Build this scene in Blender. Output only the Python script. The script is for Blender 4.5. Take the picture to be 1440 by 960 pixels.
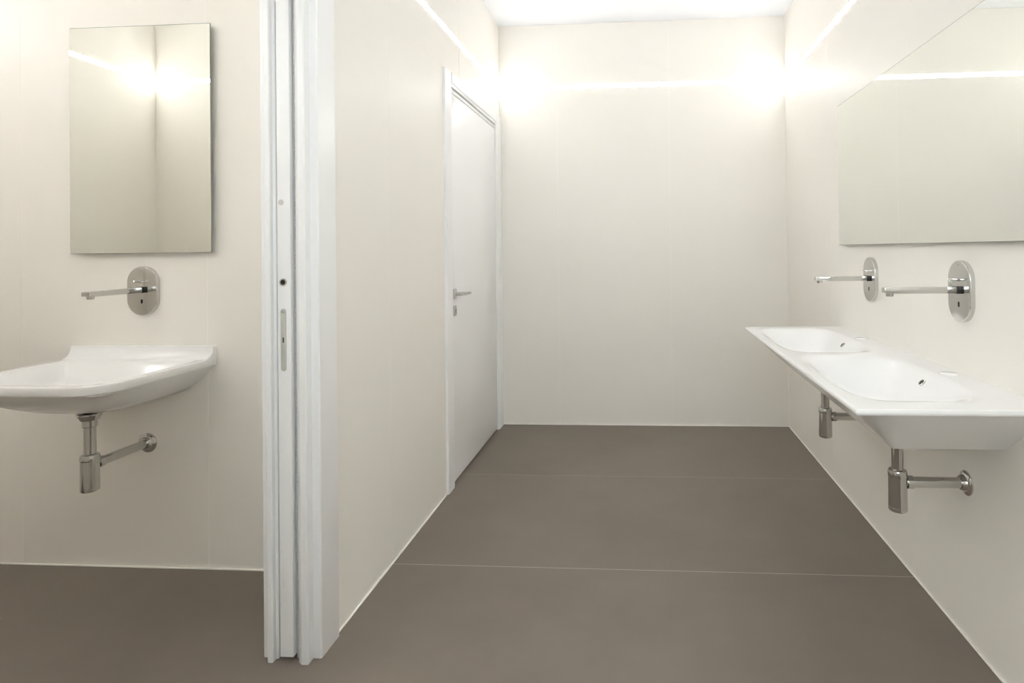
import bpy, bmesh, math, random
from mathutils import Vector, Matrix

# ------------------------------------------------------------------ reset
for o in list(bpy.data.objects):
    bpy.data.objects.remove(o, do_unlink=True)
scene = bpy.context.scene
COL = scene.collection
random.seed(4)

# ------------------------------------------------------------------ camera
F, YAW, PITCH, ROLL, PX, PY = 800.0, 0.06514, 0.00641, 0.01131, 848.4, 345.56
cam = bpy.data.cameras.new('camera')
cam_o = bpy.data.objects.new('camera', cam)
COL.objects.link(cam_o)
r = Vector((math.cos(YAW), math.sin(YAW), 0)); f = Vector((-math.sin(YAW), math.cos(YAW), 0)); u = Vector((0, 0, 1))
f, u = math.cos(PITCH)*f + math.sin(PITCH)*u, math.cos(PITCH)*u - math.sin(PITCH)*f
r, u = math.cos(ROLL)*r - math.sin(ROLL)*u, math.cos(ROLL)*u + math.sin(ROLL)*r
m = Matrix((r, u, -f)).transposed().to_4x4()
m.translation = Vector((0, 0, 1.2))
cam_o.matrix_world = m
cam.sensor_fit = 'HORIZONTAL'
cam.sensor_width = 36.0
cam.lens = F/1440*36
cam.shift_x = (720-PX)/1440
cam.shift_y = (PY-480)/1440
cam.clip_start = 0.02
scene.camera = cam_o

# ------------------------------------------------------------------ world and exposure (the light comes from the wall strips and the window)
world = bpy.data.worlds.new('world'); scene.world = world
world.use_nodes = True
world.node_tree.nodes['Background'].inputs[0].default_value = (0.86, 0.94, 1.0, 1)
world.node_tree.nodes['Background'].inputs[1].default_value = 5.2   # pale overcast sky, reaches the room through the window behind the camera
vs = scene.view_settings
vs.view_transform = 'Standard'; vs.look = 'None'; vs.gamma = 1.0; vs.use_curve_mapping = False
vs.exposure = 0.71
LED, LED_SMALL = 17.0, 28.5      # radiance of the strip diffusers in the two rooms
LED_COL = (1.0, 0.985, 0.97)
scene.cycles.max_bounces = 16
scene.cycles.diffuse_bounces = 10
scene.cycles.glossy_bounces = 8

# ------------------------------------------------------------------ room numbers (metres; camera foot at the origin)
XL, XR, YB, YF = -0.968, 0.9815, 3.890, -0.85      # wash room
ZC = 2.756
ZS0, ZS1 = 2.309, 2.337                            # light strip slot
PXL = -1.118                                       # left face of the partition
CX0, CY0, CY1 = -3.145, 0.585, 2.072                # small room on the left
T = 0.0005                                         # slab thickness in front of the grout bed

# ------------------------------------------------------------------ materials
def mat(name, color, rough=0.5, metal=0.0, spec=0.5, emit=None, strength=0.0, coat=0.0):
    mt = bpy.data.materials.new(name); mt.use_nodes = True
    b = mt.node_tree.nodes['Principled BSDF']
    b.inputs['Base Color'].default_value = (*color, 1)
    b.inputs['Roughness'].default_value = rough
    b.inputs['Metallic'].default_value = metal
    b.inputs['Specular IOR Level'].default_value = spec
    b.inputs['Coat Weight'].default_value = coat
    b.inputs['Coat Roughness'].default_value = 0.05
    if emit:
        b.inputs['Emission Color'].default_value = (*emit, 1)
        b.inputs['Emission Strength'].default_value = strength
    return mt

def mottled(name, c0, c1, scale, rough, spec=0.5, bump=0.0, bscale=300.0, rvar=0.0):
    mt = mat(name, c0, rough, spec=spec)
    nt = mt.node_tree; b = nt.nodes['Principled BSDF']
    tc = nt.nodes.new('ShaderNodeTexCoord')
    n1 = nt.nodes.new('ShaderNodeTexNoise'); n1.inputs['Scale'].default_value = scale
    n1.inputs['Detail'].default_value = 6; n1.inputs['Roughness'].default_value = 0.6
    nt.links.new(tc.outputs['Object'], n1.inputs['Vector'])
    rp = nt.nodes.new('ShaderNodeValToRGB')
    rp.color_ramp.elements[0].position = 0.3; rp.color_ramp.elements[1].position = 0.7
    rp.color_ramp.elements[0].color = (*c0, 1); rp.color_ramp.elements[1].color = (*c1, 1)
    nt.links.new(n1.outputs['Fac'], rp.inputs['Fac'])
    nt.links.new(rp.outputs['Color'], b.inputs['Base Color'])
    if rvar:
        mr = nt.nodes.new('ShaderNodeMapRange')
        mr.inputs['To Min'].default_value = rough-rvar; mr.inputs['To Max'].default_value = rough+rvar
        nt.links.new(n1.outputs['Fac'], mr.inputs['Value'])
        nt.links.new(mr.outputs['Result'], b.inputs['Roughness'])
    if bump:
        n2 = nt.nodes.new('ShaderNodeTexNoise'); n2.inputs['Scale'].default_value = bscale
        n2.inputs['Detail'].default_value = 3
        nt.links.new(tc.outputs['Object'], n2.inputs['Vector'])
        bp = nt.nodes.new('ShaderNodeBump'); bp.inputs['Strength'].default_value = bump
        bp.inputs['Distance'].default_value = 0.001
        nt.links.new(n2.outputs['Fac'], bp.inputs['Height'])
        nt.links.new(bp.outputs['Normal'], b.inputs['Normal'])
    return mt

M = {
    'tile': mottled('cream_porcelain_slab', (0.868, 0.842, 0.789), (0.883, 0.860, 0.811), 1.6, 0.42, 0.35, 0.03, 220),
    'grout': mottled('pale_grout', (0.915, 0.895, 0.855), (0.93, 0.91, 0.875), 40, 0.85, 0.2),
    'floor': mottled('taupe_floor_slab', (0.184, 0.154, 0.127), (0.218, 0.185, 0.155), 2.3, 0.50, 0.40, 0.05, 260, 0.05),
    'floor_grout': mottled('beige_floor_grout', (0.46, 0.43, 0.37), (0.50, 0.47, 0.41), 60, 0.9, 0.2),
    'sealant': mat('white_sealant', (0.93, 0.91, 0.87), 0.5),
    'ceiling': mottled('white_ceiling_paint', (0.87, 0.885, 0.92), (0.88, 0.895, 0.93), 6, 0.9, 0.1),
    'lacquer': mottled('white_lacquer', (0.895, 0.90, 0.905), (0.905, 0.91, 0.915), 3, 0.32, 0.45),
    'ceramic': mottled('white_ceramic', (0.88, 0.885, 0.89), (0.89, 0.895, 0.90), 3, 0.12, 0.5),
    'chrome': mottled('polished_chrome', (0.57, 0.56, 0.54), (0.60, 0.59, 0.57), 5, 0.07),
    'plate': mottled('satin_chrome', (0.63, 0.625, 0.605), (0.66, 0.655, 0.635), 9, 0.14),
    'steel': mottled('brushed_steel', (0.56, 0.55, 0.52), (0.62, 0.61, 0.58), 30, 0.34),
    'latch': mottled('nickel_latch', (0.50, 0.50, 0.46), (0.54, 0.54, 0.50), 30, 0.55),
    'mirror': mottled('silvered_glass', (0.875, 0.890, 0.855), (0.88, 0.895, 0.86), 2, 0.0),
    'glass_edge': mat('ground_glass_edge', (0.30, 0.34, 0.32), 0.25),
    'batten': mat('grey_batten', (0.25, 0.25, 0.24), 0.7),
    'black': mat('black_plastic', (0.01, 0.01, 0.01), 0.3),
    'void': mat('hollow_dark', (0.02, 0.02, 0.02), 0.9),
    'seal': mottled('grey_brush_seal', (0.36, 0.36, 0.37), (0.55, 0.55, 0.56), 140, 0.9, 0.1),
    'plug': mat('pale_plug', (0.66, 0.64, 0.61), 0.5),
    'alu': mat('aluminium_channel', (0.8, 0.8, 0.8), 0.4, 1.0),
    'led': mat('led_diffuser', (0.9, 0.9, 0.9), 0.5, emit=LED_COL, strength=LED),
    'led_small': mat('led_diffuser_small_room', (0.9, 0.9, 0.9), 0.5, emit=LED_COL, strength=LED_SMALL),
}
pane = bpy.data.materials.new('clear_pane'); pane.use_nodes = True
nt = pane.node_tree; nt.nodes.remove(nt.nodes['Principled BSDF'])
mx = nt.nodes.new('ShaderNodeMixShader'); fr = nt.nodes.new('ShaderNodeFresnel'); fr.inputs['IOR'].default_value = 1.45
tr = nt.nodes.new('ShaderNodeBsdfTransparent'); gl = nt.nodes.new('ShaderNodeBsdfGlossy'); gl.inputs['Roughness'].default_value = 0.0
tr.inputs['Color'].default_value = (0.95, 0.97, 0.96, 1)
nt.links.new(fr.outputs[0], mx.inputs[0]); nt.links.new(tr.outputs[0], mx.inputs[1]); nt.links.new(gl.outputs[0], mx.inputs[2])
nt.links.new(mx.outputs[0], nt.nodes['Material Output'].inputs['Surface'])
M['pane'] = pane
for k in ('chrome', 'plate', 'steel', 'mirror'):
    M[k].node_tree.nodes['Principled BSDF'].inputs['Metallic'].default_value = 1.0

# ------------------------------------------------------------------ mesh helpers
def link(name, bm, material, parent=None, smooth=None):
    me = bpy.data.meshes.new(name)
    bmesh.ops.recalc_face_normals(bm, faces=bm.faces)
    bm.to_mesh(me); bm.free()
    mats = material if isinstance(material, (list, tuple)) else [material]
    for k in mats:
        me.materials.append(M[k])
    if smooth is not None:
        for p in me.polygons:
            p.use_smooth = True
        me.set_sharp_from_angle(angle=math.radians(smooth))
    o = bpy.data.objects.new(name, me); COL.objects.link(o)
    if parent:
        o.parent = parent
    return o

def tag(o, label, cat, group=None, kind=None):
    o['label'] = label; o['category'] = cat
    if group: o['group'] = group
    if kind: o['kind'] = kind
    return o

def empty(name, loc=(0, 0, 0), rz=0.0):
    o = bpy.data.objects.new(name, None); COL.objects.link(o)
    o.location = loc; o.rotation_euler = (0, 0, rz); o.empty_display_size = 0.05
    return o

def copy_thing(src, loc, rz, label, group=None):
    c = src.copy(); COL.objects.link(c); c.location = loc; c.rotation_euler = (0, 0, rz)
    c['label'] = label
    if group: c['group'] = group
    for ch in list(src.children):
        d = ch.copy(); COL.objects.link(d); d.parent = c
        for g in list(ch.children):
            e = g.copy(); COL.objects.link(e); e.parent = d
    return c

def box(bm, x0, x1, y0, y1, z0, z1, bevel=0.0, seg=2):
    b2 = bmesh.new()
    bmesh.ops.create_cube(b2, size=1.0)
    for v in b2.verts:
        v.co = Vector(((x0+x1)/2 + v.co.x*(x1-x0), (y0+y1)/2 + v.co.y*(y1-y0), (z0+z1)/2 + v.co.z*(z1-z0)))
    if bevel:
        bmesh.ops.bevel(b2, geom=b2.edges[:], offset=bevel, segments=seg, affect='EDGES', profile=0.5)
    join(bm, b2)
    return bm

def join(bm, b2):
    me = bpy.data.meshes.new('tmp'); b2.to_mesh(me); b2.free(); bm.from_mesh(me); bpy.data.meshes.remove(me)

def boxes(*rows, bevel=0.0, seg=2):
    bm = bmesh.new()
    for a in rows:
        box(bm, *a, bevel=bevel, seg=seg)
    return bm

def prism(bm, pts, lo, hi, axis='z', bevel=0.0, seg=2):
    """extrude a 2D outline; axis z: pts are (x,y); axis y: pts are (x,z); axis x: pts are (y,z)"""
    b2 = bmesh.new()
    def co(p, h):
        return {'z': (p[0], p[1], h), 'y': (p[0], h, p[1]), 'x': (h, p[0], p[1])}[axis]
    a = [b2.verts.new(co(p, lo)) for p in pts]; b = [b2.verts.new(co(p, hi)) for p in pts]
    f0 = b2.faces.new(a); f1 = b2.faces.new(b[::-1])
    n = len(pts)
    for i in range(n):
        b2.faces.new((a[i], a[(i+1) % n], b[(i+1) % n], b[i]))
    bmesh.ops.recalc_face_normals(b2, faces=b2.faces)
    if bevel:
        es = list(f0.edges) + list(f1.edges)
        bmesh.ops.bevel(b2, geom=list(set(es)), offset=bevel, segments=seg, affect='EDGES', profile=0.5)
    join(bm, b2)
    return bm

def lathe(bm, prof, origin, axis='z', n=40):
    """prof: (radius, height) list, closed at the ends when radius is 0"""
    b2 = bmesh.new(); rings = []
    for (rr, h) in prof:
        ring = []
        for i in range(n):
            a = 2*math.pi*i/n
            c, s = rr*math.cos(a), rr*math.sin(a)
            p = {'z': (c, s, h), 'y': (c, h, s), 'x': (h, c, s)}[axis]
            ring.append(b2.verts.new(Vector(origin)+Vector(p)))
        rings.append(ring)
    for a, b in zip(rings, rings[1:]):
        for i in range(n):
            b2.faces.new((a[i], a[(i+1) % n], b[(i+1) % n], b[i]))
    b2.faces.new(rings[0]); b2.faces.new(rings[-1])
    bmesh.ops.remove_doubles(b2, verts=b2.verts, dist=1e-6)
    join(bm, b2)
    return bm

def stadium(w, h, n=20, cx=0.0, cz=0.0):
    rr = min(w, h)/2; pts = []
    if h >= w:
        for i in range(n+1):
            a = math.pi*i/n; pts.append((cx+rr*math.cos(a), cz+(h/2-rr)+rr*math.sin(a)))
        for i in range(n+1):
            a = math.pi+math.pi*i/n; pts.append((cx+rr*math.cos(a), cz-(h/2-rr)+rr*math.sin(a)))
    return pts

# ------------------------------------------------------------------ floor
fl = tag(link('floor', boxes((CX0, XR, YF, YB, -0.12, -T)), 'floor_grout'),
         'dark taupe stone slab floor with pale thin joints', 'floor', kind='structure')
g = 0.0016
rows = [YF, 0.385, 1.262, 2.140, 3.018, YB]
for a, b in zip(rows, rows[1:]):
    link('floor_slab', boxes((XL-0.07+0.0002, XR, a+(g if a > YF else 0), b-(g if b < YB else 0), -T, 0.0), bevel=0.0002, seg=1), 'floor', fl)
for a, b in ((CX0, -2.1), (-2.1, XL-0.07-0.0002)):
    link('floor_slab', boxes((a, b, CY0, CY1, -T, 0.0)), 'floor', fl)

# ------------------------------------------------------------------ ceiling
tag(link('ceiling', boxes((CX0-0.1, XR+0.1, YF-0.1, YB+0.1, ZC, ZC+0.1)), 'ceiling'),
    'bright white plain painted ceiling', 'ceiling', kind='structure')

# ------------------------------------------------------------------ walls with slabs
def slab(parent, plane, pos, out, u0, u1, z0, z1):
    """one slab on a wall; plane 'x' or 'y', pos = visible face, out = direction of the face along that axis"""
    a, b = sorted((pos, pos-out*T))
    bm = boxes((a, b, u0, u1, z0, z1) if plane == 'x' else (u0, u1, a, b, z0, z1), bevel=0.0002, seg=1)
    return link('wall_slab', bm, 'tile', parent)

J = 0.0015
ZM = (ZS0+ZS1)/2
def slab_row(parent, plane, pos, out, joints, z0, z1):
    for i, (a, b) in enumerate(zip(joints, joints[1:])):
        slab(parent, plane, pos, out, a+(J if i else 0), b-(J if i < len(joints)-2 else 0), z0, z1)

def two_rows(parent, plane, pos, out, joints):
    slab_row(parent, plane, pos, out, joints, 0.0, ZS0)
    slab_row(parent, plane, pos, out, joints, ZS1, ZC)

D = 0.03   # depth of the slot that takes the light strip
# back wall
w = tag(link('wall_back', boxes((XL-0.15, XR+0.1, YB+T, YB+0.1, -0.12, ZS0), (XL-0.15, XR+0.1, YB+T, YB+0.1, ZS1, ZC),
                                (XL-0.15, XR+0.1, YB+D, YB+0.1, ZS0, ZS1)), 'grout'),
        'cream slab wall closing the far end of the wash room', 'wall', kind='structure')
two_rows(w, 'y', YB, -1, [XL, -0.563, 0.205, XR])
# right wall
w = tag(link('wall_right', boxes((XR+T, XR+0.1, YF-0.1, YB+T, -0.12, ZS0), (XR+T, XR+0.1, YF-0.1, YB+T, ZS1, ZC),
                                 (XR+D, XR+0.1, YF-0.1, YB+T, ZS0, ZS1)), 'grout'),
        'cream slab wall carrying the long mirror and double basin', 'wall', kind='structure')
two_rows(w, 'x', XR, -1, [YF, 0.385, 1.262, 2.140, 3.018, YB])
# wall behind the camera, with a window
WX0, WX1, WZ0, WZ1 = -0.56, 0.58, 1.12, 2.08
fw = [(XL-0.15, XR+T, -0.12, WZ0), (XL-0.15, WX0, WZ0, WZ1), (WX1, XR+T, WZ0, WZ1), (XL-0.15, XR+T, WZ1, ZS0), (XL-0.15, XR+T, ZS1, ZC)]
w = tag(link('wall_front', boxes(*[(a, b, YF-0.1, YF-T, c, d) for a, b, c, d in fw], (XL-0.15, XR+T, YF-0.1, YF-D, ZS0, ZS1)), 'grout'),
        'cream slab wall with a window closing the near end of the wash room', 'wall', kind='structure')
for a, b, c, d in ((XL, WX0, 0, ZS0), (WX1, XR, 0, ZS0), (WX0+J, WX1-J, 0, WZ0), (WX0+J, WX1-J, WZ1, ZS0), (XL, 0.0, ZS1, ZC), (2*J, XR, ZS1, ZC)):
    slab(w, 'y', YF, 1, a, b, c, d)
win = tag(empty('window_1', (0, 0, 0)), 'white framed two pane window in the near end wall', 'window', kind='structure')
wm = (WX0+WX1)/2
link('window_frame', boxes((WX0, WX0+0.05, YF-0.08, YF-0.03, WZ0, WZ1), (WX1-0.05, WX1, YF-0.08, YF-0.03, WZ0, WZ1), (WX0+0.05, WX1-0.05, YF-0.08, YF-0.03, WZ0, WZ0+0.05),
                           (WX0+0.05, WX1-0.05, YF-0.08, YF-0.03, WZ1-0.05, WZ1), (wm-0.03, wm+0.03, YF-0.08, YF-0.03, WZ0+0.05, WZ1-0.05)), 'lacquer', win)
link('window_sill', boxes((WX0, WX1, YF-0.03, YF+0.015, WZ0, WZ0+0.02), bevel=0.003), 'lacquer', win)
for a, b in ((WX0+0.05, wm-0.03), (wm+0.03, WX1-0.05)):
    link('window_pane', boxes((a, b, YF-0.058, YF-0.052, WZ0+0.05, WZ1-0.05)), 'pane', win)
pt = bpy.data.lights.new('window_portal', 'AREA'); pt.shape = 'RECTANGLE'; pt.size = WX1-WX0; pt.size_y = WZ1-WZ0
pt.cycles.is_portal = True
po = bpy.data.objects.new('window_portal', pt); COL.objects.link(po); po.location = (wm, YF-0.11, (WZ0+WZ1)/2)
po.rotation_euler = (math.radians(90), 0, 0)
# partition between the two rooms: opening for the pocket door (PO0..PO1) and for the hinged door
PO0, PO1, PZ = 0.70, 1.70, 2.100
DY0, DY1, DZ = 2.775, 3.862, 2.100
SL, SR = -1.082, -1.018            # pocket
a, b = PXL+T, XL-T
bm = boxes((a, SL, PO1, CY1, 0, PZ), (SR, b, PO1, DY0, 0, PZ), (a, SL, CY1, DY0, 0, PZ), (SL, SR, 2.50, DY0, 0, PZ), (a, a+0.03, DY0, DY1, 0, PZ),  # last box: added unseen panel behind the hinged door, blocks sky light
           (a, b, DY1, YB+T, 0, PZ), (a, b, YF-0.1, PO0, 0, PZ),
           (a, b, YF-0.1, YB+T, PZ, ZS0), (a, b-D, YF-0.1, YB+T, ZS0, ZS1), (a, b, YF-0.1, YB+T, ZS1, ZC))
w = tag(link('wall_left', bm, 'grout'), 'cream slab partition between the wash room and the single basin room', 'wall', kind='structure')
slab_row(w, 'x', XL, 1, [PO1, 2.140, DY0], 0.0, PZ+0.012)
slab_row(w, 'x', XL, 1, [YF, 0.385, PO0], 0.0, PZ+0.012)
slab_row(w, 'x', XL, 1, [DY1, YB], 0.0, PZ+0.012)
slab_row(w, 'x', XL, 1, [YF, 0.385, 1.262, 2.140, 3.018, YB], PZ+0.012, ZS0)
slab_row(w, 'x', XL, 1, [YF, 0.385, 1.262, 2.140, 3.018, YB], ZS1, ZC)
slab_row(w, 'x', PXL, -1, [PO1, CY1], 0.0, PZ+0.012)
slab_row(w, 'x', PXL, -1, [CY0, PO0], 0.0, PZ+0.012)
slab_row(w, 'x', PXL, -1, [CY0, 1.262, CY1], PZ+0.012, ZM-J)
slab_row(w, 'x', PXL, -1, [CY0, 1.262, CY1], ZM+J, ZC)
# small room
def small_wall(name, plane, pos, out, lo, hi, joints, label, slot=True):
    o0, o1 = sorted((pos-out*T, pos-out*0.1)); d0, d1 = sorted((pos-out*D, pos-out*0.1))
    def bx(p0, p1, z0, z1):
        return (p0, p1, lo, hi, z0, z1) if plane == 'x' else (lo, hi, p0, p1, z0, z1)
    w = tag(link(name, boxes(bx(o0, o1, -0.12, ZS0), bx(o0, o1, ZS1, ZC), bx(*((d0, d1) if slot else (o0, o1)), ZS0, ZS1)), 'grout'), label, 'wall', kind='structure')
    if slot:
        two_rows(w, plane, pos, out, joints)
    else:
        slab_row(w, plane, pos, out, joints, 0.0, ZM-J); slab_row(w, plane, pos, out, joints, ZM+J, ZC)
small_wall('wall_basin_side', 'y', CY1, -1, CX0-0.1, PXL+T, [CX0, -2.415, -1.653, PXL], 'cream slab wall carrying the small mirror and single basin', slot=False)
small_wall('wall_entry_side', 'y', CY0, 1, CX0-0.1, PXL+T, [CX0, -2.415, -1.653, PXL], 'cream slab wall of the single basin room, opposite its mirror')
small_wall('wall_far_side', 'x', CX0, 1, CY0-T, CY1+T, [CY0, 1.33, CY1], 'cream slab end wall of the single basin room')

# pale sealant beads along the floor and in the corners
def bead(name, label, x0, x1, y0, y1, z0=0.0, z1=0.0055):
    tag(link(name, boxes((x0, x1, y0, y1, z0, z1), bevel=0.0012, seg=1), 'sealant'), label, 'sealant', kind='structure')
S = 0.006
bead('baseboard_back', 'thin pale sealant bead along the foot of the far wall', XL, XR, YB-S, YB)
bead('baseboard_right', 'thin pale sealant bead below the double basin wall', XR-S, XR, YF, YB-S)
bead('baseboard_left', 'thin pale sealant bead along the partition up to the hinged door', XL, XL+S, 1.732, 2.757)
bead('baseboard_basin_side', 'thin pale sealant bead below the single basin wall', CX0, PXL, CY1-S, CY1)
bead('trim_1', 'pale upright sealant joint in the corner beside the double basin', XR-0.004, XR, YB-0.004, YB, 0.0055, ZS0-0.01)

# ------------------------------------------------------------------ light strips in the slots
def strip(label, group, plane, pos, out, lo, hi):
    """channel set into the slot, diffuser flush with the slabs"""
    root = empty('light_strip', (0, 0, 0))
    tag(root, label, 'light', group)
    def bx(d0, d1, z0, z1):
        p0, p1 = sorted((pos-out*d0, pos-out*d1))
        return (p0, p1, lo, hi, z0, z1) if plane == 'x' else (lo, hi, p0, p1, z0, z1)
    link('channel', boxes(bx(0.024, 0.027, ZS0+0.001, ZS1-0.001), bx(0.001, 0.024, ZS0+0.001, ZS0+0.0025), bx(0.001, 0.024, ZS1-0.0025, ZS1-0.001)), 'alu', root)
    link('diffuser', boxes(bx(-0.002, 0.012, ZS0+0.003, ZS1-0.003), bevel=0.0015, seg=1), 'led' if group == MG else 'led_small', root)
MG, CG = 'light strips let into the wash room walls', 'light strips let into the basin room walls'
strip('glowing white light strip across the far wall', MG, 'y', YB, -1, XL+0.004, XR-0.004)
strip('glowing white light strip in the wall above the hinged door', MG, 'x', XL, 1, YF+0.01, YB-0.004)
strip('glowing white light strip in the wall above the long mirror', MG, 'x', XR, -1, YF+0.01, YB-0.004)
strip('white light strip on the near end wall of the wash room', MG, 'y', YF, 1, XL+0.01, XR-0.01)
strip('white light strip on the wall facing the small mirror', CG, 'y', CY0, 1, CX0+0.004, PXL-0.004)
strip('white light strip on the end wall of the single basin room', CG, 'x', CX0, 1, CY0+0.004, CY1-0.004)

# ------------------------------------------------------------------ hinged door with casing
door = tag(empty('door_1', (0, 0, 0)), 'white flush door with lever handle in white casing', 'door', kind='structure')
CF = XL+0.013     # face of the casing
# casing: stepped profile, two uprights and a head, mitred look by butting
def upright(y_out, y_in, lipdir):
    prof = [(XL-0.06, y_out), (CF-0.002, y_out), (CF, y_out+lipdir*0.003), (CF, y_in-lipdir*0.020), (CF-0.004, y_in-lipdir*0.016), (CF-0.006, y_in), (XL-0.06, y_in)]
    return prism(bmesh.new(), prof, 0.0, 2.118, 'z')
bm = upright(2.757, 2.862, 1); link('door_casing', bm, 'lacquer', door)
bm = upright(3.886, 3.768, -1); link('door_casing', bm, 'lacquer', door)
bm = prism(bmesh.new(), [(XL-0.06, 2.118), (CF-0.002, 2.118), (CF, 2.115), (CF, 2.066), (CF-0.004, 2.062), (CF-0.006, 2.048), (XL-0.06, 2.048)], 2.862, 3.768, 'y')
link('door_casing', bm, 'lacquer', door)
# rebate seals behind the leaf edge
link('door_stop', boxes((XL-0.058, XL-0.046, 2.863, 3.767, 2.012, 2.047), (XL-0.058, XL-0.046, 2.863, 2.880, 0, 2.012), (XL-0.058, XL-0.046, 3.750, 3.767, 0, 2.012)), 'seal', door)
leaf = link('door_leaf', boxes((XL-0.045, XL-0.002, 2.8645, 3.7655, 0.010, 2.020), bevel=0.0015), 'lacquer', door, smooth=40)
link('transom_strip', boxes((XL-0.040, XL-0.001, 2.864, 3.766, 2.024, 2.043), bevel=0.001), 'lacquer', door, smooth=40)
# lever handle on a plate, key plate below
hx, hy, hz = XL-0.002, 2.906, 0.978
hd = link('handle', boxes((hx, hx+0.009, hy-0.017, hy+0.017, hz-0.026, hz+0.026), bevel=0.003), 'steel', leaf, smooth=40)
bm = lathe(bmesh.new(), [(0.0, 0.009), (0.0095, 0.009), (0.0095, 0.052), (0, 0.052)], (hx, hy, hz), 'x', 24)
pts = []
for i in range(9):
    t = i/8; pts.append((hy-0.010+0.128*t, hz+0.008-0.006*math.sin(t*math.pi*0.5)))
for i in range(9):
    t = 1-i/8; pts.append((hy-0.010+0.128*t, hz-0.008-0.006*math.sin(t*math.pi*0.5)+0.004*t))
prism(bm, pts, hx+0.042, hx+0.056, 'x', 0.003)
link('lever', bm, 'steel', hd, smooth=40)
kp = link('key_plate', boxes((hx, hx+0.008, hy-0.017, hy+0.017, hz-0.115, hz-0.062), bevel=0.003), 'steel', leaf, smooth=40)
bm = prism(bmesh.new(), stadium(0.009, 0.026, 8, hy, hz-0.089), hx+0.0075, hx+0.0086, 'x')
link('keyhole', bm, 'black', kp)

# ------------------------------------------------------------------ pocket door jambs (stepped casings) and leaf
def trim(name, pts, z0, z1, label, bevel=0.0012):
    return tag(link(name, prism(bmesh.new(), pts, z0, z1, 'z', bevel), 'lacquer', smooth=30), label, 'casing', kind='structure')
t2 = trim('trim_2', [(XL, 1.732), (-0.957, 1.732), (-0.954, 1.729), (-0.954, 1.634), (-0.957, 1.631), (-0.979, 1.631), (-0.979, 1.606), (-0.982, 1.603),
                     (-0.999, 1.603), (-1.012, 1.612), (SR, 1.624), (SR, PO1), (XL, PO1)], 0.0, PZ,
          'white stepped casing of the pocket door on the hinged door side')
link('brush_seal', boxes((SR-0.008, SR, 1.626, 1.668, 0.004, PZ-0.01)), 'seal', t2)
t3 = trim('trim_3', [(PXL, 1.732), (-1.129, 1.732), (-1.131, 1.730), (-1.131, 1.630), (-1.129, 1.628), (-1.106, 1.628), (-1.106, 1.609), (-1.103, 1.606),
                     (-1.090, 1.606), (-1.088, 1.609), (-1.088, 1.622), (SL, 1.626), (SL, PO1), (PXL, PO1)], 0.0, PZ,
          'white stepped casing of the pocket door on the single basin side')
bm = boxes((PXL-0.013, XL+0.014, PO0-0.07, 1.732, PZ, PZ+0.0115))
tag(link('trim_4', boxes((-1.131, PXL, PO0-0.08, 1.732, PZ, PZ+0.09), (XL, -0.954, PO0-0.08, 1.732, PZ, PZ+0.09), (PXL+T, XL-T, PO0, 1.60, PZ-0.02, PZ), bevel=0.002), 'lacquer', smooth=30),
    'white head casing over the pocket door opening', 'casing', kind='structure')
tag(link('trim_5', boxes((-1.131, -0.954, PO0, PO0+0.025, 0, PZ-0.02), (XL, -0.954, PO0-0.08, PO0, 0, PZ), (-1.131, PXL, PO0-0.08, PO0, 0, PZ), bevel=0.002), 'lacquer', smooth=30),
    'white closing casing opposite the pocket door slot', 'casing', kind='structure')

LX0, LX1, LY = -1.0715, -1.0310, 1.615
pd = tag(empty('door_2', (0, 0, 0)), 'white pocket door slid into its slot, latch edge showing', 'door', kind='structure')
pl = link('door_leaf', boxes((LX0, LX1, LY, 2.47, 0.012, 2.085), bevel=0.0025), 'lacquer', pd, smooth=40)
lx = -1.0535
lp = link('latch_plate', prism(bmesh.new(), stadium(0.0165, 0.184, 12, lx, 0.944), LY-0.0016, LY+0.001, 'y', 0.0005), 'latch', pl, smooth=40)
for z in (1.027, 0.861):
    link('screw', lathe(bmesh.new(), [(0, -0.0006), (0.003, -0.0006), (0.0042, 0.0006), (0, 0.0006)], (lx, LY-0.0018, z), 'y', 16), 'steel', lp, smooth=30)
link('latch_slot', prism(bmesh.new(), [(lx-0.002, 0.936), (lx+0.002, 0.936), (lx+0.002, 0.950), (lx-0.001, 0.953), (lx-0.002, 0.948)], LY-0.0022, LY-0.001, 'y'), 'black', lp)
rg = link('pull_ring', lathe(bmesh.new(), [(0.0078, -0.0006), (0.0078, -0.002), (0.0112, -0.002), (0.0116, 0.001), (0.0078, 0.001)], (lx, LY, 1.114), 'y', 32), 'steel', pl, smooth=30)
link('pull_hole', lathe(bmesh.new(), [(0, -0.0009), (0.0079, -0.0009), (0.0079, 0.0008), (0, 0.0008)], (lx, LY, 1.114), 'y', 32), 'black', rg)
link('stop_plug', prism(bmesh.new(), stadium(0.0155, 0.0175, 8, -1.0585, 1.350), LY-0.0015, LY+0.001, 'y', 0.0004), 'plug', pl, smooth=40)

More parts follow.
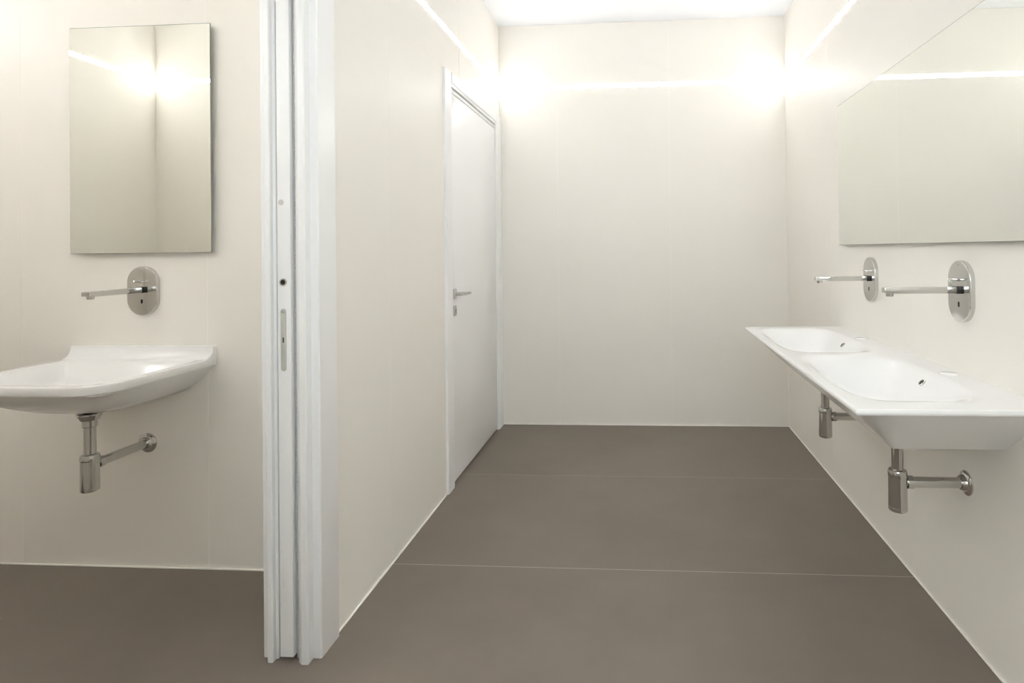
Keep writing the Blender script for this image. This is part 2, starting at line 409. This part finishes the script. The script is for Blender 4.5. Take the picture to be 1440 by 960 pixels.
# ------------------------------------------------------------------ mirrors
def mirror(label, plane, wallpos, out, u0, u1, z0, z1, stand):
    ax = 0 if plane == 'x' else 1
    face = wallpos+out*stand
    loc = [0, 0, z0]; loc[ax] = wallpos; loc[1-ax] = (u0+u1)/2
    root = tag(empty('mirror', loc), label, 'mirror')
    hw = (u1-u0)/2; h = z1-z0
    def bx(d0, d1, uu0, uu1, zz0, zz1):
        p0, p1 = sorted((out*d0, out*d1))
        return (p0, p1, uu0, uu1, zz0, zz1) if plane == 'x' else (uu0, uu1, p0, p1, zz0, zz1)
    pane = link('mirror_pane', boxes(bx(stand-0.0015, stand, -hw+0.001, hw-0.001, 0.001, h-0.0028)), 'mirror', root)
    link('glass_edge', boxes(bx(stand-0.006, stand-0.0015, -hw, hw, 0, h), bevel=0.0008, seg=1), 'glass_edge', root)
    for zz in (0.06, h-0.10):
        link('batten', boxes(bx(0.0, stand-0.006, -hw+0.02, hw-0.02, zz, zz+0.04)), 'batten', root)
    return root
mirror('upright rectangular frameless mirror above the single basin', 'y', CY1, -1, -2.186, -1.617, 1.206, 2.075, 0.025)
mirror('wide frameless mirror above the double basin', 'x', XR, -1, 1.385, 2.812, 1.209, 1.879, 0.0245)

# ------------------------------------------------------------------ sensor taps
def make_tap(loc, rz, label, group):
    root = tag(empty('wall_tap', loc, rz), label, 'tap', group)
    bm = prism(bmesh.new(), stadium(0.122, 0.188, 28), -0.015, 0.0, 'y')
    bmesh.ops.bevel(bm, geom=[e for e in bm.edges if all(abs(v.co.y+0.015) < 1e-5 for v in e.verts)], offset=0.003, segments=3, affect='EDGES', profile=0.5)
    pl = link('wall_plate', bm, 'plate', root, smooth=35)
    link('sensor_window', prism(bmesh.new(), stadium(0.0075, 0.0165, 8, 0.0, -0.040), -0.0158, -0.0145, 'y'), 'black', pl)
    link('maker_mark', prism(bmesh.new(), [(-0.006, 0.0795), (0.006, 0.0795), (0.006, 0.0825), (-0.006, 0.0825)], -0.0153, -0.0148, 'y'), 'steel', pl)
    # flat bar spout
    pts = [(-0.238, 0.011), (-0.236, 0.0125), (-0.015, 0.0145), (-0.015, -0.0055), (-0.205, -0.0055), (-0.236, -0.0035), (-0.238, -0.002)]
    sp = link('spout', prism(bmesh.new(), pts, -0.014, 0.014, 'x', 0.0015), 'chrome', root, smooth=35)
    link('collar', boxes((-0.0155, 0.0155, -0.027, -0.0148, -0.0070, 0.0160), bevel=0.001), 'black', root, smooth=35)  # added black block standing in for the spout's dark reflection in the plate
    link('aerator', lathe(bmesh.new(), [(0, -0.0150), (0.0085, -0.0150), (0.0105, -0.0135), (0.0115, -0.004), (0, -0.004)], (0, -0.219, 0), 'z', 28), 'chrome', sp, smooth=35)
    # short blade lever above the spout
    bm = prism(bmesh.new(), [(-0.048, 0.0375), (-0.046, 0.0400), (-0.015, 0.0385), (-0.015, 0.0315), (-0.030, 0.0330)], -0.011, 0.011, 'x', 0.001)
    link('lever', bm, 'chrome', root, smooth=35)
    return root
TG = 'wall mounted sensor taps'
tap = make_tap((-1.905, CY1, 1.0615), 0.0, 'chrome wall tap with oval plate above the single basin', TG)
copy_thing(tap, (XR, 1.803, 1.0605), -math.pi/2, 'chrome wall tap over the double basin bowl farther from the far wall', TG)
copy_thing(tap, (XR, 2.487, 1.0605), -math.pi/2, 'chrome wall tap over the double basin bowl closer to the far wall', TG)

# ------------------------------------------------------------------ bottle traps
def make_trap(loc, rz, reach, top, label, group, cone):
    """origin at the wall flange; the trap stands 'reach' in front of the wall"""
    root = tag(empty('bottle_trap', loc, rz), label, 'bottle trap', group)
    c = (0, -reach, 0)
    link('tailpiece', lathe(bmesh.new(), [(0, 0.032), (0.0170, 0.032), (0.0170, top), (0, top)], c, 'z', 40), 'chrome', root, smooth=35)
    if cone:
        link('drain_nut', lathe(bmesh.new(), [(0, top-0.046), (0.0205, top-0.046), (0.0215, top-0.044), (0.0215, top-0.024), (0.027, top-0.022), (0.029, top-0.016), (0.036, top-0.004), (0.036, top), (0, top)], c, 'z', 40), 'chrome', root, smooth=25)
    link('collar', lathe(bmesh.new(), [(0, 0.018), (0.0270, 0.018), (0.0275, 0.021), (0.0275, 0.033), (0.0255, 0.038), (0.0185, 0.041), (0, 0.041)], c, 'z', 40), 'chrome', root, smooth=25)
    link('bottle', lathe(bmesh.new(), [(0, -0.086), (0.0245, -0.086), (0.0270, -0.083), (0.0270, -0.074), (0.0266, -0.0735), (0.0266, -0.0725), (0.0270, -0.072), (0.0262, 0.018), (0, 0.018)], c, 'z', 48), 'chrome', root, smooth=25)
    link('outlet_nut', lathe(bmesh.new(), [(0, 0.024), (0.0185, 0.024), (0.0195, 0.026), (0.0195, 0.043), (0.0185, 0.045), (0, 0.045)], c, 'y', 36), 'chrome', root, smooth=25)
    link('outlet_pipe', lathe(bmesh.new(), [(0, 0.020), (0.0160, 0.020), (0.0160, reach-0.004), (0, reach-0.004)], c, 'y', 36), 'chrome', root, smooth=35)
    link('wall_flange', lathe(bmesh.new(), [(0, -0.020), (0.020, -0.020), (0.0225, -0.017), (0.0255, -0.0095), (0.033, -0.006), (0.0365, -0.003), (0.0370, 0.0), (0, 0.0)], (0, 0, 0), 'y', 44), 'chrome', root, smooth=25)
    return root
BG = 'chrome bottle traps'
make_trap((-1.897, CY1, 0.478), 0.0, 0.231, 0.1795, 'chrome bottle trap under the single basin', BG, True)
t = make_trap((XR, 1.803, 0.478), -math.pi/2, 0.203, 0.1645, 'chrome bottle trap under the double basin bowl farther from the far wall', BG, False)
copy_thing(t, (XR, 2.487, 0.478), -math.pi/2, 'chrome bottle trap under the double basin bowl closer to the far wall', BG)

# ------------------------------------------------------------------ basins (closed shells from two height fields over one plan grid)
def sm(x):
    x = max(0.0, min(1.0, x)); return x*x*(3-2*x)
def spaced(lo, hi, n, extra):
    s = set(round(lo+(hi-lo)*i/n, 5) for i in range(n+1)) | set(round(e, 5) for e in extra if lo <= e <= hi)
    s = sorted(s); out = [s[0]]
    for v in s[1:]:
        if v-out[-1] > 0.0015: out.append(v)
    out[-1] = s[-1]
    return out
def shell(us, vs_, plan, top, bot):
    bm = bmesh.new(); A, B = [], []
    for a in us:
        ra, rb = [], []
        for b in vs_:
            x, y = plan(a, b)
            ra.append(bm.verts.new((x, y, top(a, b)))); rb.append(bm.verts.new((x, y, bot(a, b))))
        A.append(ra); B.append(rb)
    n, k = len(us), len(vs_)
    for i in range(n-1):
        for j in range(k-1):
            bm.faces.new((A[i][j], A[i+1][j], A[i+1][j+1], A[i][j+1]))
            bm.faces.new((B[i][j], B[i][j+1], B[i+1][j+1], B[i+1][j]))
    for i in range(n-1):
        for j in (0, k-1):
            bm.faces.new((A[i][j], A[i+1][j], B[i+1][j], B[i][j]))
    for j in range(k-1):
        for i in (0, n-1):
            bm.faces.new((A[i][j], A[i][j+1], B[i][j+1], B[i][j]))
    return bm

# double basin: local origin at the wall, middle of its length; x out of the wall is negative
BX0, BX1 = 0.513, XR
BY0, BY1 = 1.405, 2.872
BZ = 0.808
bc = (BX1, (BY0+BY1)/2, 0.0)
basin = tag(empty('double_basin', (BX1, (BY0+BY1)/2, BZ)), 'long white ceramic double basin with two shallow bowls under the wide mirror', 'basin')
Wd, Ln = BX1-BX0, BY1-BY0
def rim_round(d, rr):               # drop of the rim's rounded arris at distance d from the edge
    return 0.0 if d >= rr else rr-math.sqrt(max(0, rr*rr-(rr-d)**2))
bowls = [2.487-bc[1], 1.803-bc[1]]
def d_top(a, b):
    e = min(a+Wd, b+Ln/2, Ln/2-b)
    z = -rim_round(e, 0.006)
    for c in bowls:
        uy = abs(b-c)/0.330
        ux = (a+0.262)/0.182
        q = (abs(uy)**4.5+abs(ux)**4.5)**(1/4.5)
        if q < 1:
            z -= 0.112*sm((1-q)/0.80)
    return z
def d_bot(a, b):
    ef, ee = a+Wd, min(b+Ln/2, Ln/2-b)
    z = -0.014+rim_round(min(ef, ee), 0.004)
    kf = max(0.0, min(1.0, (ef-0.010)/0.163)); ke = max(0.0, min(1.0, (ee-0.012)/0.200))
    k = max(0.0, 1-((1-kf)**5+(1-ke)**5)**0.2)
    return z-0.152*k
us = spaced(-Wd, 0.0, 60, [-Wd+t for t in (0.001, 0.0025, 0.004, 0.006, 0.010, 0.012, 0.171, 0.175)])
vv = spaced(-Ln/2, Ln/2, 150, [s*(Ln/2-t) for s in (-1, 1) for t in (0.001, 0.0025, 0.004, 0.006, 0.012, 0.014, 0.210, 0.214)])
body = link('basin_body', shell(us, vv, lambda a, b: (a, b), d_top, d_bot), 'ceramic', basin, smooth=38)
for c in bowls:
    # tap hole cover on the deck, overflow ring on the back slope of the bowl, waste in the floor of the bowl
    link('tap_hole_cover', lathe(bmesh.new(), [(0, -0.002), (0.0265, -0.002), (0.0265, 0.0022), (0.0245, 0.0036), (0, 0.0044)], (-0.048, c, 0.0), 'z', 40), 'ceramic', body, smooth=35)
    a0 = -0.126
    z0 = d_top(a0, c); sl = (d_top(a0+0.004, c)-d_top(a0-0.004, c))/0.008
    nrm = Vector((-sl, 0, 1)).normalized()
    rot = Vector((0, 0, 1)).rotation_difference(nrm).to_matrix().to_4x4()
    bm = lathe(bmesh.new(), [(0.0085, 0.0), (0.0085, 0.0030), (0.0120, 0.0024), (0.0130, -0.003), (0.0085, -0.003)], (0, 0, 0), 'z', 32)
    bm.transform(Matrix.Translation((a0, c, z0)) @ rot)
    ring = link('overflow_ring', bm, 'chrome', body, smooth=35)
    bm = lathe(bmesh.new(), [(0, -0.002), (0.0088, -0.002), (0.0088, 0.0012), (0, 0.0012)], (0, 0, 0), 'z', 32)
    bm.transform(Matrix.Translation((a0, c, z0)) @ rot)
    link('overflow_hole', bm, 'black', ring)
    zb = d_top(-0.203, c)
    link('waste', lathe(bmesh.new(), [(0, -0.003), (0.031, -0.003), (0.031, 0.003), (0.027, 0.006), (0, 0.007)], (-0.203, c, zb), 'z', 36), 'chrome', body, smooth=30)

# single basin: local origin at the wall; flat dish with raised splash at the wall and rounded front corners
SX0, SX1, SY0 = -2.197, -1.618, 1.590
SZ = 0.806
sc = (SX0+SX1)/2
W2, D2, RC = (SX1-SX0)/2, CY1-SY0, 0.105
single = tag(empty('single_basin', (sc, CY1, SZ)), 'white ceramic single basin with raised back edge and rounded front corners', 'basin')
def halfwidth(y):                   # y: 0 at the wall, -D2 at the front
    d = y+D2
    if d >= RC: return W2
    return W2-RC+math.sqrt(max(0.0, RC*RC-(RC-d)**2))
def s_plan(a, b):                   # a in -1..1, b in -D2..0
    return (a*halfwidth(b), b)
def edge_dist(a, b):
    x, y = s_plan(a, b)
    ax = abs(x)
    if y < -D2+RC and ax > W2-RC:
        return RC-math.hypot(ax-(W2-RC), y-(-D2+RC))
    return min(W2-ax, y+D2)
def s_top(a, b):
    e = edge_dist(a, b)
    x, y = s_plan(a, b)
    z = -rim_round(e, 0.0055)
    t = max(0.0, min(1.0, (y+0.062)/0.046))
    z += 0.045*(1-math.sqrt(max(0.0, 1-t*t)))        # concave sweep up to the splash
    q = min((e-0.022)/0.10, (-y-0.058)/0.10)
    if q > 0:
        z -= 0.070*sm(q*0.9)
    return z
def s_bot(a, b):
    e = edge_dist(a, b)
    x, y = s_plan(a, b)
    z = -0.029+rim_round(e, 0.003)
    if e > 0.016:
        ux = min(1.0, abs(x)/(W2-0.018)); uy = min(1.0, max(0.0, -y-0.12)/(D2-0.138))
        z -= 0.122*max(0.0, 1-ux**2.8)**0.82*max(0.0, 1-uy**2.6)**0.85
    return z
ua = spaced(-1, 1, 64, [s*(1-t/W2) for s in (-1, 1) for t in (0.0015, 0.0035, 0.007, 0.010, 0.0155, 0.0175, 0.020, 0.024, 0.029, 0.035)])
vb = spaced(-D2, 0, 64, [-D2+t for t in (0.0002, 0.0009, 0.002, 0.0035, 0.005, 0.007, 0.010, 0.0155, 0.0175, 0.020, 0.024, 0.030, 0.036)] + [-0.016-0.003*i for i in range(16)])
body = link('basin_body', shell(ua, vb, s_plan, s_top, s_bot), 'ceramic', single, smooth=42)
zb = s_top(0.0, -0.231)
link('waste', lathe(bmesh.new(), [(0, -0.003), (0.031, -0.003), (0.031, 0.003), (0.027, 0.006), (0, 0.007)], (0.0, -0.231, zb), 'z', 36), 'chrome', body, smooth=30)
